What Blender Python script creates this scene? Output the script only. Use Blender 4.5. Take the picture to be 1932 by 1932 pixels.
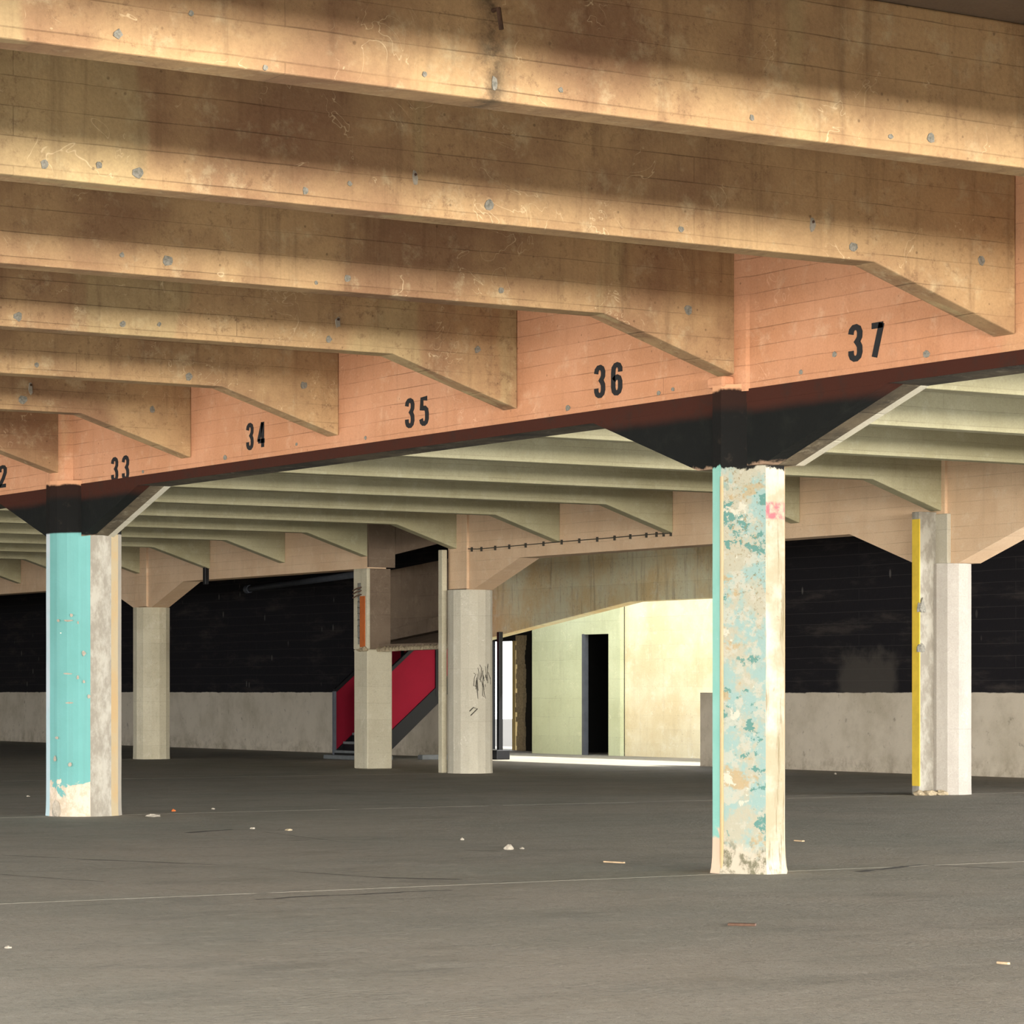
import bpy, bmesh, math, random
from mathutils import Vector, noise as mnoise
random.seed(7)
for o in list(bpy.data.objects): bpy.data.objects.remove(o)
SC = bpy.context.scene
COL = SC.collection
# ------------------------------------------------------------------ camera
# building axes: X = along the joists (away to the right), Y = along the girders (away to the left)
F, HOR, TH, CAMX, CAMH, CXP = 5569.95, 1304.3, 0.5682, -13.6905, 1.4, 966.0
cd = bpy.data.cameras.new('camera'); cam = bpy.data.objects.new('camera', cd); COL.objects.link(cam)
cam.location = (CAMX, 0, CAMH); cam.rotation_euler = (math.pi/2, 0, -TH)
cd.sensor_width = 36; cd.lens = F/1932*36; cd.shift_y = (HOR-966)/1932; cd.clip_end = 500
SC.camera = cam
# ------------------------------------------------------------------ world, sun, exposure
W = bpy.data.worlds.new('world'); SC.world = W; W.use_nodes = True
W.node_tree.nodes['Background'].inputs[0].default_value = (0.93, 0.96, 1.0, 1)
W.node_tree.nodes['Background'].inputs[1].default_value = 4.2
sl = bpy.data.lights.new('sun', 'SUN'); sl.energy = 18.0; sl.angle = 0.01; sl.color = (1, .95, .86)
so = bpy.data.objects.new('sun', sl); COL.objects.link(so); so.rotation_euler = (math.radians(32), math.radians(22), 0)
def area(name, loc, rot, sx, sy, e, col):
    l = bpy.data.lights.new(name, 'AREA'); l.shape = 'RECTANGLE'; l.size = sx; l.size_y = sy; l.energy = e; l.color = col
    o = bpy.data.objects.new(name, l); COL.objects.link(o); o.location = loc; o.rotation_euler = rot
    return o
# daylight entering by the open sides of the hall (behind the camera, on the left, and on the right before the back wall starts)
area('daylight_front', (-2, -14, 3.1), (math.radians(90), 0, 0), 50, 2.4, 34000, (1, .95, .86))
area('daylight_left', (-21, 21, 1.8), (math.radians(90), 0, math.radians(-90)), 40, 2.6, 4900, (1, .97, .9))
area('daylight_side', (24.5, 9, 2.3), (math.radians(90), 0, math.radians(90)), 30, 4.2, 8500, (.95, .97, 1))
SC.view_settings.view_transform = 'Standard'; SC.view_settings.look = 'None'
SC.view_settings.gamma = 1; SC.view_settings.use_curve_mapping = False
SC.view_settings.exposure = 0.0
SC.cycles.max_bounces = 6; SC.cycles.adaptive_threshold = .06; SC.cycles.diffuse_bounces = 3
# ------------------------------------------------------------------ pixel -> place (depth from the plane a thing lies on)
def ray(px, py):
    t = (px-CXP)/F
    return Vector((math.sin(TH)+t*math.cos(TH), math.cos(TH)-t*math.sin(TH), (HOR-py)/F))
def atX(px, py, X): d = ray(px, py); k = (X-CAMX)/d.x; return Vector((X, d.y*k, d.z*k+CAMH))
def atY(px, py, Y): d = ray(px, py); k = Y/d.y; return Vector((d.x*k+CAMX, Y, d.z*k+CAMH))
def atZ(px, py, Z=0.0): d = ray(px, py); k = (Z-CAMH)/d.z; return Vector((d.x*k+CAMX, d.y*k, Z))
# ------------------------------------------------------------------ materials
class NT:
    def __init__(s, name, rough=.85):
        s.m = bpy.data.materials.new(name); s.m.use_nodes = True; s.t = s.m.node_tree
        s.b = s.t.nodes['Principled BSDF']; s.b.inputs['Roughness'].default_value = rough
        s.b.inputs['Specular IOR Level'].default_value = .25
        s.g = s.t.nodes.new('ShaderNodeNewGeometry'); s.pos = s.g.outputs['Position']; s.nrm = s.g.outputs['Normal']
        x = s.t.nodes.new('ShaderNodeSeparateXYZ'); s.t.links.new(s.pos, x.inputs[0]); s.X, s.Y, s.Z = x.outputs
        x = s.t.nodes.new('ShaderNodeSeparateXYZ'); s.t.links.new(s.nrm, x.inputs[0]); s.NX, s.NY, s.NZ = x.outputs
    def put(s, sock, v):
        if isinstance(v, bpy.types.NodeSocket): s.t.links.new(v, sock)
        elif isinstance(v, (tuple, list)) and len(v) == 3 and sock.type == 'RGBA': sock.default_value = (*v, 1)
        else: sock.default_value = v
    def vmul(s, v, k):
        n = s.t.nodes.new('ShaderNodeVectorMath'); n.operation = 'MULTIPLY'; s.put(n.inputs[0], v); s.put(n.inputs[1], k); return n.outputs[0]
    def vec(s, x, y, z=0.0):
        n = s.t.nodes.new('ShaderNodeCombineXYZ')
        for i, v in enumerate((x, y, z)): s.put(n.inputs[i], v)
        return n.outputs[0]
    def noise(s, scale=1., detail=6., rough=.6, v=None, st=None, dist=0.):
        n = s.t.nodes.new('ShaderNodeTexNoise'); n.inputs['Scale'].default_value = scale; n.inputs['Detail'].default_value = min(detail, max(1.5, math.log2(450/scale)))
        n.inputs['Roughness'].default_value = rough; n.inputs['Distortion'].default_value = dist
        v = s.pos if v is None else v
        if st: v = s.vmul(v, st)
        s.put(n.inputs['Vector'], v); return n.outputs['Fac']
    def vor(s, scale, v=None, st=None):
        n = s.t.nodes.new('ShaderNodeTexVoronoi'); n.inputs['Scale'].default_value = scale
        v = s.pos if v is None else v
        if st: v = s.vmul(v, st)
        s.put(n.inputs['Vector'], v); return n.outputs['Distance']
    def math(s, op, a, b=0.0, c=0.0):
        n = s.t.nodes.new('ShaderNodeMath'); n.operation = op
        for i, v in enumerate((a, b, c)): s.put(n.inputs[i], v)
        return n.outputs[0]
    def step(s, v, lo, hi):     # smoothstep lo..hi -> 0..1 (hi may be below lo)
        n = s.t.nodes.new('ShaderNodeMapRange'); n.interpolation_type = 'SMOOTHSTEP'; inv = hi < lo
        s.put(n.inputs[0], v); n.inputs[1].default_value = min(lo, hi); n.inputs[2].default_value = max(lo, hi)
        n.inputs[3].default_value = 1. if inv else 0.; n.inputs[4].default_value = 0. if inv else 1.; return n.outputs[0]
    def mix(s, f, a, b, mode='MIX'):
        n = s.t.nodes.new('ShaderNodeMix'); n.data_type = 'RGBA'; n.blend_type = mode
        s.put(n.inputs[0], f); s.put(n.inputs[6], a); s.put(n.inputs[7], b); return n.outputs[2]
    def band(s, v, lo, hi, soft=.02):
        return s.math('MULTIPLY', s.step(v, lo-soft, lo+soft), s.step(v, hi+soft, hi-soft))
    def boards(s, u, row=.165, width=3.1, mortar=.004, off=0.0):
        n = s.t.nodes.new('ShaderNodeTexBrick'); n.offset = .37; n.squash = 1
        z = s.math('ADD', s.Z, s.math('MULTIPLY', s.noise(.8, 3), .03)); z = s.math('ADD', z, off)
        s.put(n.inputs['Vector'], s.vec(u, z)); n.inputs['Scale'].default_value = 1
        n.inputs['Mortar Size'].default_value = mortar; n.inputs['Mortar Smooth'].default_value = .4
        n.inputs['Brick Width'].default_value = width; n.inputs['Row Height'].default_value = row
        n.inputs['Color1'].default_value = (0, 0, 0, 1); n.inputs['Color2'].default_value = (1, 1, 1, 1); n.inputs['Mortar'].default_value = (.5, .5, .5, 1)
        return n.outputs['Fac'], n.outputs['Color']
    def bump(s, h, dist=.01, strength=.6):
        n = s.t.nodes.new('ShaderNodeBump'); n.inputs['Distance'].default_value = dist; n.inputs['Strength'].default_value = strength
        s.put(n.inputs['Height'], h); s.t.links.new(n.outputs[0], s.b.inputs['Normal'])
    def done(s, c): s.put(s.b.inputs['Base Color'], c); return s.m

def concrete(name, c1, c2, light, u='X', row=.165, width=7.3, line=.5, stain=None, stainamt=.6, grime=.35, scuff=.5, speck=.5, off=0., extra=None, mortar=.004):
    n = NT(name)
    U = n.X if u == 'X' else n.Y
    base = n.mix(n.step(n.noise(.9, 5, .6), .35, .68), c1, c2)
    base = n.mix(n.math('MULTIPLY', n.step(n.noise(4.5, 8, .7), .52, .72), .55), base, light)
    if stain:
        w = n.noise(1., 4, .55, n.vec(n.math('MULTIPLY', U, .55), n.math('MULTIPLY', n.Z, .12), n.math('MULTIPLY', n.Y if u == 'X' else n.X, 1.7)))
        base = n.mix(n.math('MULTIPLY', n.step(w, .6, .63), stainamt), base, stain)
    st = n.noise(1., 6, .65, n.vec(n.math('MULTIPLY', U, 9.), n.math('MULTIPLY', n.Z, .7), n.math('MULTIPLY', n.Y if u == 'X' else n.X, 3.)))
    base = n.mix(n.math('MULTIPLY', n.step(st, .5, .75), grime), base, (c2[0]*.45, c2[1]*.42, c2[2]*.42))
    fac, colr = n.boards(U, row, width, mortar, off)
    base = n.mix(n.math('MULTIPLY', n.math('SUBTRACT', colr, .5), .08), base, light, 'ADD')
    ln = n.math('MULTIPLY', fac, n.math('MULTIPLY', n.step(n.noise(1.1, 4, .65), .38, .66), line))
    base = n.mix(ln, base, (c2[0]*.22, c2[1]*.2, c2[2]*.2))
    sc = n.step(n.noise(1., 7, .75, n.vec(n.math('MULTIPLY', U, 2.2), n.math('MULTIPLY', n.Z, 9.), 0.)), .66, .74)
    sc = n.math('MULTIPLY', sc, n.step(n.noise(22, 4, .7), .42, .6))
    base = n.mix(n.math('MULTIPLY', sc, scuff), base, (min(1, light[0]*1.35), min(1, light[1]*1.35), min(1, light[2]*1.4)))
    pit = n.math('MULTIPLY', n.step(n.noise(16, 9, .78), .52, .66), n.step(n.noise(1.7, 4, .6), .35, .62))
    base = n.mix(n.math('MULTIPLY', pit, .45*min(1., grime*2.5)), base, (c2[0]*.55, c2[1]*.5, c2[2]*.5))
    sr = n.step(n.math('ABSOLUTE', n.math('SUBTRACT', n.noise(2.6, 3, .6, None, None, 1.5), .5)), .006, .002)
    base = n.mix(n.math('MULTIPLY', n.math('MULTIPLY', sr, n.step(n.noise(2.1, 2), .56, .62)), scuff), base, (min(1, light[0]*1.3), min(1, light[1]*1.3), min(1, light[2]*1.35)))
    sp = n.math('MULTIPLY', n.step(n.vor(9.), .11, .05), n.step(n.noise(3.1, 2), .5, .56))
    base = n.mix(n.math('MULTIPLY', sp, speck), base, (c2[0]*.3, c2[1]*.3, c2[2]*.3))
    base = n.mix(.22, base, n.mix(n.noise(55, 4, .75), (.0, .0, .0), (1, 1, 1)), 'OVERLAY')
    if extra: base = extra(n, base)
    n.bump(n.math('SUBTRACT', n.math('ADD', n.math('MULTIPLY', n.noise(14, 6, .7), .7), n.math('MULTIPLY', colr, .25)), n.math('MULTIPLY', fac, .8)), .012, .5)
    return n.done(base)

def flat(name, col, rough=.6, var=.25, scale=6., metal=0.):
    n = NT(name, rough); n.b.inputs['Metallic'].default_value = metal
    return n.done(n.mix(n.math('MULTIPLY', n.step(n.noise(scale, 6, .7), .35, .7), var), col, tuple(x*.45 for x in col)))

YN = [15.077+3.1396*i for i in range(-3, 7)]
YJ1 = YN[2]
def drip(n, base):     # rusted, blackened drip on the foremost joist
    x0 = atY(932, 100, YJ1).x
    m = n.math('MULTIPLY', n.step(n.math('ABSOLUTE', n.math('SUBTRACT', n.math('ADD', n.X, n.math('MULTIPLY', n.noise(5, 5), .1)), x0+.05)), .14, .0), n.step(n.math('ABSOLUTE', n.math('SUBTRACT', n.Y, YJ1)), .3, .25))
    return n.mix(n.math('MULTIPLY', m, n.math('MULTIPLY', n.step(n.noise(5, 7, .7), .36, .6), .85)), base, (.06, .045, .03))
M = {}
M['joist'] = concrete('tan_joist_concrete', (.48, .315, .16), (.265, .148, .08), (.58, .46, .28), 'X', stain=(.46, .37, .19), stainamt=.45, grime=.4, extra=drip)
M['girder'] = concrete('orange_girder_concrete', (.57, .285, .16), (.50, .235, .12), (.65, .41, .26), 'Y', row=.135, line=.5, grime=.2, scuff=.35, stain=(.58, .38, .2), stainamt=.35)
M['joist2'] = concrete('cream_joist_concrete', (.42, .385, .245), (.36, .325, .195), (.48, .45, .31), 'X', line=.25, grime=.12, scuff=.1, speck=.2)
M['girder2'] = concrete('peach_girder_concrete', (.74, .53, .345), (.66, .45, .28), (.77, .60, .42), 'Y', line=.25, grime=.12, scuff=.1, speck=.3)
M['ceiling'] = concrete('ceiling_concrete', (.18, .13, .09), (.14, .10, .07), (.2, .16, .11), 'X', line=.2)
M['raw'] = concrete('raw_brown_concrete', (.20, .145, .10), (.155, .11, .075), (.26, .20, .14), 'Y', row=.4, line=.5, grime=.3)
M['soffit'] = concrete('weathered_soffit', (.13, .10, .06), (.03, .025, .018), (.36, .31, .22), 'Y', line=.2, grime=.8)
M['lightsoffit'] = concrete('cream_soffit', (.52, .48, .38), (.45, .42, .32), (.6, .56, .46), 'Y', line=.1, grime=.15)
M['cream'] = concrete('cream_painted_concrete', (.54, .49, .36), (.47, .42, .30), (.62, .57, .45), 'Y', row=.3, line=.2, grime=.25)
M['white'] = concrete('white_painted_concrete', (.52, .48, .38), (.46, .42, .33), (.58, .55, .46), 'Y', row=.9, line=.25, grime=.18, speck=.3)
M['greenish'] = concrete('pale_green_board_marked_concrete', (.57, .62, .42), (.50, .54, .35), (.65, .67, .47), 'Y', row=.42, line=.35, grime=.15)
M['stained'] = concrete('stained_pale_concrete', (.80, .77, .54), (.75, .58, .30), (.86, .84, .68), 'Y', row=.5, line=.2, grime=.6)
M['bright'] = concrete('pale_board_marked_concrete', (.80, .74, .55), (.70, .60, .39), (.86, .83, .70), 'Y', row=.3, line=.25, grime=.15)
def wall_mat():
    n = NT('two_tone_wall')
    z = n.math('ADD', n.Z, n.math('MULTIPLY', n.math('SUBTRACT', n.noise(2.5, 6), .5), .06))
    up = n.step(z, 1.365, 1.385)
    dark = n.mix(n.math('MULTIPLY', n.step(n.noise(1., 7, .7, None, (1, .5, 2.5)), .5, .75), .8), (.008, .007, .009), (.05, .041, .036))
    fac, colr = n.boards(n.Y, .2, 4., .006)
    dark = n.mix(n.math('MULTIPLY', fac, .35), dark, (.06, .055, .05))
    sp = n.math('MULTIPLY', n.step(n.vor(3.2, None, (1, 1, .4)), .12, .06), n.step(n.noise(.5, 2), .5, .56))
    dark = n.mix(n.math('MULTIPLY', sp, .25), dark, (.3, .28, .25))
    wy0, wy1 = atX(1690, 1270, 19.).y, atX(1585, 1270, 19.).y
    pm = n.math('MULTIPLY', n.band(n.math('ADD', n.Y, n.math('MULTIPLY', n.noise(3, 5), .5)), wy0+.25, wy1+.25, .15), n.step(n.math('ADD', n.Z, n.math('MULTIPLY', n.noise(2.4, 6), 1.1)), 2.75, 2.35))
    dark = n.mix(n.math('MULTIPLY', pm, .45), dark, (.10, .088, .072))
    low = n.mix(n.step(n.noise(1.3, 7, .65), .4, .7), (.60, .53, .42), (.47, .41, .31))
    low = n.mix(n.math('MULTIPLY', n.step(n.noise(5, 7, .7), .58, .72), .6), low, (.16, .13, .10))
    low = n.mix(n.math('MULTIPLY', n.step(n.Z, .5, .05), n.math('MULTIPLY', n.step(n.noise(3, 6, .7), .4, .7), .7)), low, (.25, .20, .14))
    n.bump(n.noise(8, 6, .7), .015, .5)
    return n.done(n.mix(up, low, dark))
M['wall'] = wall_mat()
def floor_mat():
    n = NT('dusty_concrete_floor', .8); n.b.inputs['Specular IOR Level'].default_value = .35
    c = n.mix(n.step(n.noise(.3, 6, .6), .35, .65), (.205, .197, .16), (.255, .23, .185))
    c = n.mix(n.math('MULTIPLY', n.step(n.noise(1.0, 9, .72, None, (.55, 1, 1)), .48, .72), .65), c, (.135, .128, .103))
    c = n.mix(n.math('MULTIPLY', n.step(n.noise(5, 9, .78, None, (.6, 1, 1)), .5, .68), .6), c, (.31, .29, .235))
    c = n.mix(n.math('MULTIPLY', n.step(n.noise(2.2, 7, .7, None, (.35, 1.4, 1)), .60, .68), .5), c, (.11, .10, .082))
    c = n.mix(n.math('MULTIPLY', n.step(n.noise(17, 6, .8), .5, .66), .55), c, (.10, .092, .074))
    c = n.mix(n.math('MULTIPLY', n.step(n.vor(5.), .05, .03), n.step(n.noise(.9, 2), .5, .55)), c, (.42, .39, .33))
    r = n.math('SINE', n.math('ADD', n.math('MULTIPLY', n.Y, 75.), n.math('MULTIPLY', n.noise(1.5, 4), 45.)))
    rip = n.math('MULTIPLY', r, n.step(n.noise(.45, 3), .52, .6))
    n.bump(n.math('ADD', n.math('ADD', n.math('MULTIPLY', n.noise(26, 7, .75), .8), n.noise(2.5, 5, .6)), n.math('MULTIPLY', rip, .12)), .03, .8)
    n.put(n.b.inputs['Roughness'], n.math('ADD', .5, n.math('MULTIPLY', n.noise(1.5, 5), .5)))
    return n.done(c)
M['floor'] = floor_mat()
M['joint'] = flat('joint_filler', (.36, .33, .27), .9, .6, 3)
M['ground'] = flat('outdoor_asphalt', (.055, .052, .046), .9, .2, 1)
M['black'] = flat('dark_interior', (.012, .012, .012), .55, .3, 8)  # near-black colour stands in for unlit space behind the doorway and beside the opening
M['digit'] = flat('black_stencil_paint', (.010, .011, .013), .6, .2, 20)
M['steel'] = flat('black_painted_steel', (.006, .0065, .008), .4, .3, 8)
M['greysteel'] = flat('grey_painted_steel', (.10, .11, .13), .5, .3, 6)
M['red'] = flat('red_panel', (.23, .004, .019), .85, .15, 2)
M['orange_brick'] = flat('orange_clay', (.50, .13, .03), .85, .25, 9)
M['patch'] = flat('grey_cement_patch', (.27, .255, .215), .95, .85, 45)
M['plaster'] = flat('pale_plaster', (.36, .32, .26), .95, .5, 25)
M['rubble'] = flat('broken_concrete', (.42, .34, .22), .98, .7, 22)
M['wood'] = flat('weathered_wood', (.5, .36, .22), .9, .5, 12)
M['yellowwood'] = flat('yellowed_frame', (.62, .48, .22), .7, .3, 6)
M['slab_grey'] = flat('grey_step', (.16, .17, .17), .8, .4, 5)
M['cable'] = flat('dark_cable', (.05, .045, .035), .7, .2, 9)
M['rust'] = flat('rusty_iron', (.10, .055, .035), .8, .6, 20)
def haunch_mat(name, thr):  # brown band fading into black paint, chipped edge at the bottom
    n = NT(name, .75); n.b.inputs['Specular IOR Level'].default_value = .12
    z = n.math('ADD', n.Z, n.math('MULTIPLY', n.math('SUBTRACT', n.noise(3, 5), .5), .04))
    c = n.mix(n.step(z, 3.50, 3.60), (.0065, .0075, .007), (.05, .015, .009))
    c = n.mix(n.math('MULTIPLY', n.step(n.noise(4, 7, .7), .5, .75), .5), c, (.018, .020, .016))
    pale = n.math('MULTIPLY', n.step(n.math('ADD', n.Z, n.math('MULTIPLY', n.noise(9, 5), .1)), 3.21, 3.18), thr)
    c = n.mix(pale, c, (.36, .24, .16))
    n.bump(n.noise(10, 6, .7), .01, .4)
    return n.done(c)
M['band'] = haunch_mat('brown_black_band_paint', 0.)
M['haunch_black'] = haunch_mat('black_haunch_paint', .9)
def colpaint(name, kind, black_z):
    n = NT(name, .75); n.b.inputs['Specular IOR Level'].default_value = .12
    v = n.vmul(n.pos, (1, 1, .8))
    big = n.noise(3.2, 8, .62, v, None, .8); fine = n.noise(11, 8, .7, v)
    if kind == 'teal':
        c = n.mix(n.step(n.noise(1.1, 5), .3, .7), (.125, .315, .295), (.15, .36, .345))
        c = n.mix(n.math('MULTIPLY', n.step(n.noise(1., 5, .6, None, (14, 14, .25)), .48, .7), .4), c, (.12, .27, .255))
        chip = n.math('MULTIPLY', n.step(n.vor(5., None, (1, 1, 1.8)), .06, .045), n.step(n.noise(1.2, 2), .52, .56))
        c = n.mix(chip, c, (.80, .70, .55))
        c = n.mix(n.step(n.math('ADD', n.Z, n.math('MULTIPLY', big, .9)), .80, .76), c, n.mix(n.step(fine, .4, .6), (.60, .50, .40), (.46, .38, .28)))
    elif kind == 'tealstrip':
        c = n.mix(n.step(n.noise(1.5, 5), .3, .7), (.20, .44, .37), (.25, .49, .42))
        c = n.mix(n.step(n.math('ADD', n.Z, n.math('MULTIPLY', big, .8)), .72, .62), c, (.62, .44, .32))
        c = n.mix(n.math('MULTIPLY', n.step(fine, .66, .7), .7), c, (.7, .62, .5))
    elif kind == 'blotch':
        c = n.mix(n.step(n.noise(3.1, 8, .68, v), .45, .55), (.20, .285, .265), (.29, .275, .21))
        c = n.mix(n.math('MULTIPLY', n.step(n.noise(4.4, 9, .7, n.vmul(n.pos, (1, 1, 1.3))), .565, .585), n.step(n.noise(1.3, 3), .38, .5)), c, (.08, .175, .155))
        c = n.mix(n.math('MULTIPLY', n.step(n.noise(7, 9, .72), .53, .57), .7), c, (.335, .32, .26))
        c = n.mix(n.math('MULTIPLY', n.step(n.noise(2.7, 7, .65, n.vmul(n.pos, (1.1, .9, 1.2))), .575, .62), .75), c, (.30, .215, .11))
        c = n.mix(n.math('MULTIPLY', n.step(n.noise(3.7, 8, .7, n.vmul(n.pos, (.9, 1.1, 1))), .61, .63), .9), c, (.39, .37, .30))
        c = n.mix(n.math('MULTIPLY', n.step(n.noise(34, 5, .75), .55, .66), n.math('MULTIPLY', n.step(n.math('ADD', n.Z, n.math('MULTIPLY', n.noise(3, 4), 1.5)), 2.2, 3.2), .75)), c, (.17, .125, .06))
        c = n.mix(n.step(n.math('ADD', n.Z, n.math('MULTIPLY', big, .5)), .52, .40), c, n.mix(n.step(fine, .45, .6), (.36, .32, .25), (.13, .12, .08)))
    elif kind == 'white':
        c = n.mix(n.step(n.noise(2.2, 7, .65), .35, .6), (.42, .39, .32), (.29, .25, .17))
        g = n.noise(1., 7, .7, None, (18, 18, 1.2))
        c = n.mix(n.math('MULTIPLY', n.step(g, .52, .64), .75), c, (.15, .12, .065))
        c = n.mix(n.math('MULTIPLY', n.step(fine, .62, .7), .6), c, (.20, .165, .10))
        if black_z < 3.15: c = n.mix(n.math('MULTIPLY', n.band(n.Z, 2.72, 2.85, .01), n.step(n.noise(14, 5), .35, .6)), c, (.35, .10, .115))
    elif kind == 'mottle':
        c = n.mix(n.step(n.noise(6, 8, .7, None, (1, 1, .5)), .38, .6), (.36, .335, .28), (.235, .21, .17))
        c = n.mix(n.math('MULTIPLY', n.step(n.noise(9, 7, .7), .62, .68), .8), c, (.30, .30, .26))
    elif kind == 'tan':
        c = n.mix(n.step(n.noise(2, 6), .4, .65), (.34, .235, .115), (.27, .20, .105))
        c = n.mix(n.math('MULTIPLY', n.step(n.Z, 1.3, .3), .7), c, (.38, .345, .27))
        c = n.mix(n.math('MULTIPLY', n.step(fine, .62, .72), .5), c, (.42, .38, .28))
        if black_z < 3.15: c = n.mix(n.band(n.Z, 2.72, 2.85, .01), c, (.30, .16, .10))
    elif kind == 'yellowish':
        c = n.mix(n.step(n.noise(1.4, 5), .4, .6), (.38, .265, .135), (.36, .29, .18))
    elif kind == 'lavender':
        c = n.mix(n.step(n.noise(1.4, 5), .4, .6), (.42, .55, .58), (.50, .56, .60))
    else:
        c = n.mix(n.step(n.noise(1.4, 5), .4, .6), (.30, .27, .22), (.27, .245, .2))
    zz = n.math('ADD', n.Z, n.math('MULTIPLY', n.math('SUBTRACT', n.noise(6, 6, .7), .5), .22 if black_z < 3.15 else .012))
    bk = n.mix(n.math('MULTIPLY', n.step(n.noise(9, 8, .75), .56, .72), .6), (.006, .006, .0055), (.035, .027, .02))
    bk = n.mix(n.step(n.Z, 3.52, 3.62), bk, (.022, .009, .006))
    c = n.mix(n.step(zz, black_z-.01, black_z+.01), c, bk)
    if black_z < 5: c = n.mix(n.step(n.math('ADD', n.Z, n.math('MULTIPLY', n.math('SUBTRACT', n.noise(7, 5), .5), .08)), 3.70, 3.73), c, (.60, .31, .17))
    n.bump(n.math('ADD', big, n.math('MULTIPLY', fine, .6)), .015, .5)
    return n.done(c)
# ------------------------------------------------------------------ mesh helpers
class MB:
    def __init__(s): s.v, s.f, s.mi, s.mats = [], [], [], []
    def mid(s, m):
        if m not in s.mats: s.mats.append(m)
        return s.mats.index(m)
    def face(s, pts, m=0):
        b = len(s.v); s.v += [tuple(p) for p in pts]; s.f.append(list(range(b, b+len(pts)))); s.mi.append(m)
    def prism(s, poly, vec, mats=0, cap=None):   # poly: 3-D loop, vec: extrusion; mats: int or one per side
        n = len(poly); P = [Vector(p) for p in poly]; Q = [p+Vector(vec) for p in P]; b = len(s.v)
        s.v += [tuple(p) for p in P+Q]
        for i in range(n):
            j = (i+1) % n; s.f.append([b+i, b+j, b+n+j, b+n+i]); s.mi.append(mats if isinstance(mats, int) else mats[i])
        c = cap if cap is not None else (mats if isinstance(mats, int) else mats[0])
        s.f.append([b+i for i in range(n-1, -1, -1)]); s.mi.append(c)
        s.f.append([b+n+i for i in range(n)]); s.mi.append(c)
        return s
    def box(s, a, b, m=0):
        (x0, y0, z0), (x1, y1, z1) = a, b
        return s.prism([(x0, y0, z0), (x1, y0, z0), (x1, y1, z0), (x0, y1, z0)], (0, 0, z1-z0), m)
    def tube(s, pts, r, seg=8, m=0):
        pts = [Vector(p) for p in pts]; b = len(s.v); n = len(pts)
        for i, p in enumerate(pts):
            d = (pts[min(i+1, n-1)]-pts[max(i-1, 0)]).normalized()
            a = d.orthogonal().normalized() if abs(d.z) > .95 else d.cross(Vector((0, 0, 1))).normalized()
            c = d.cross(a)
            for k in range(seg):
                t = 2*math.pi*k/seg; s.v.append(tuple(p+a*math.cos(t)*r+c*math.sin(t)*r))
        for i in range(n-1):
            for k in range(seg):
                k2 = (k+1) % seg; s.f.append([b+i*seg+k, b+i*seg+k2, b+(i+1)*seg+k2, b+(i+1)*seg+k]); s.mi.append(m)
        s.f.append([b+k for k in range(seg)]); s.mi.append(m); s.f.append([b+(n-1)*seg+k for k in range(seg-1, -1, -1)]); s.mi.append(m)
        return s
    def build(s, name, mats, parent=None, bevel=0., smooth=False):
        me = bpy.data.meshes.new(name); me.from_pydata(s.v, [], s.f); me.validate()
        for m in (mats if isinstance(mats, (list, tuple)) else [mats]): me.materials.append(M[m] if isinstance(m, str) else m)
        for p, i in zip(me.polygons, s.mi): p.material_index = i; p.use_smooth = smooth
        bm = bmesh.new(); bm.from_mesh(me); bmesh.ops.recalc_face_normals(bm, faces=bm.faces); bm.to_mesh(me); bm.free()
        o = bpy.data.objects.new(name, me); COL.objects.link(o)
        if parent:
            o.parent = parent; o.matrix_parent_inverse = parent.matrix_basis.inverted()
        if bevel:
            b = o.modifiers.new('bevel', 'BEVEL'); b.width = bevel; b.segments = 2; b.limit_method = 'ANGLE'
        return o
def tag(o, label, cat, group=None):
    o['label'] = label; o['category'] = cat
    if group: o['group'] = group
    return o
def thing(name, loc, label, cat, group=None):
    o = bpy.data.objects.new(name, None); COL.objects.link(o); o.location = loc; o.empty_display_size = .2
    return tag(o, label, cat, group)
def struct(o): o['kind'] = 'structure'; return o
def rough(o, amt, scale, keep=None):
    me = o.data
    for v in me.vertices:
        d = mnoise.noise_vector(v.co*scale)*amt
        if keep is None or keep(v.co): v.co += d
def rock(name, c, r, mat, seed, parent=None, sub=2, flatz=.5):
    bm = bmesh.new(); bmesh.ops.create_icosphere(bm, subdivisions=sub, radius=1)
    for v in bm.verts:
        k = 1+.45*mnoise.noise(v.co*1.7+Vector((seed*7.3, seed, 0)))
        v.co = Vector((v.co.x*r[0]*k, v.co.y*r[1]*k, max(-.3, v.co.z)*r[2]*k))
        v.co.z += .3*r[2]
    me = bpy.data.meshes.new(name); bm.to_mesh(me); bm.free(); me.materials.append(M[mat])
    o = bpy.data.objects.new(name, me); COL.objects.link(o); o.location = c
    if parent: o.parent = parent; o.matrix_parent_inverse = parent.matrix_basis.inverted()
    return o
# ------------------------------------------------------------------ heights (metres above the floor)
S = 3.1396; Y0 = 15.077; ZJ = 4.224; ZH = 3.827; K = 1.235; BJ = .22; ZG = 3.617; ZC = 3.13; TOP = 5.0; GW = .39; X2 = 12.744; Y2 = 36.82; XW = 19.0
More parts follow.
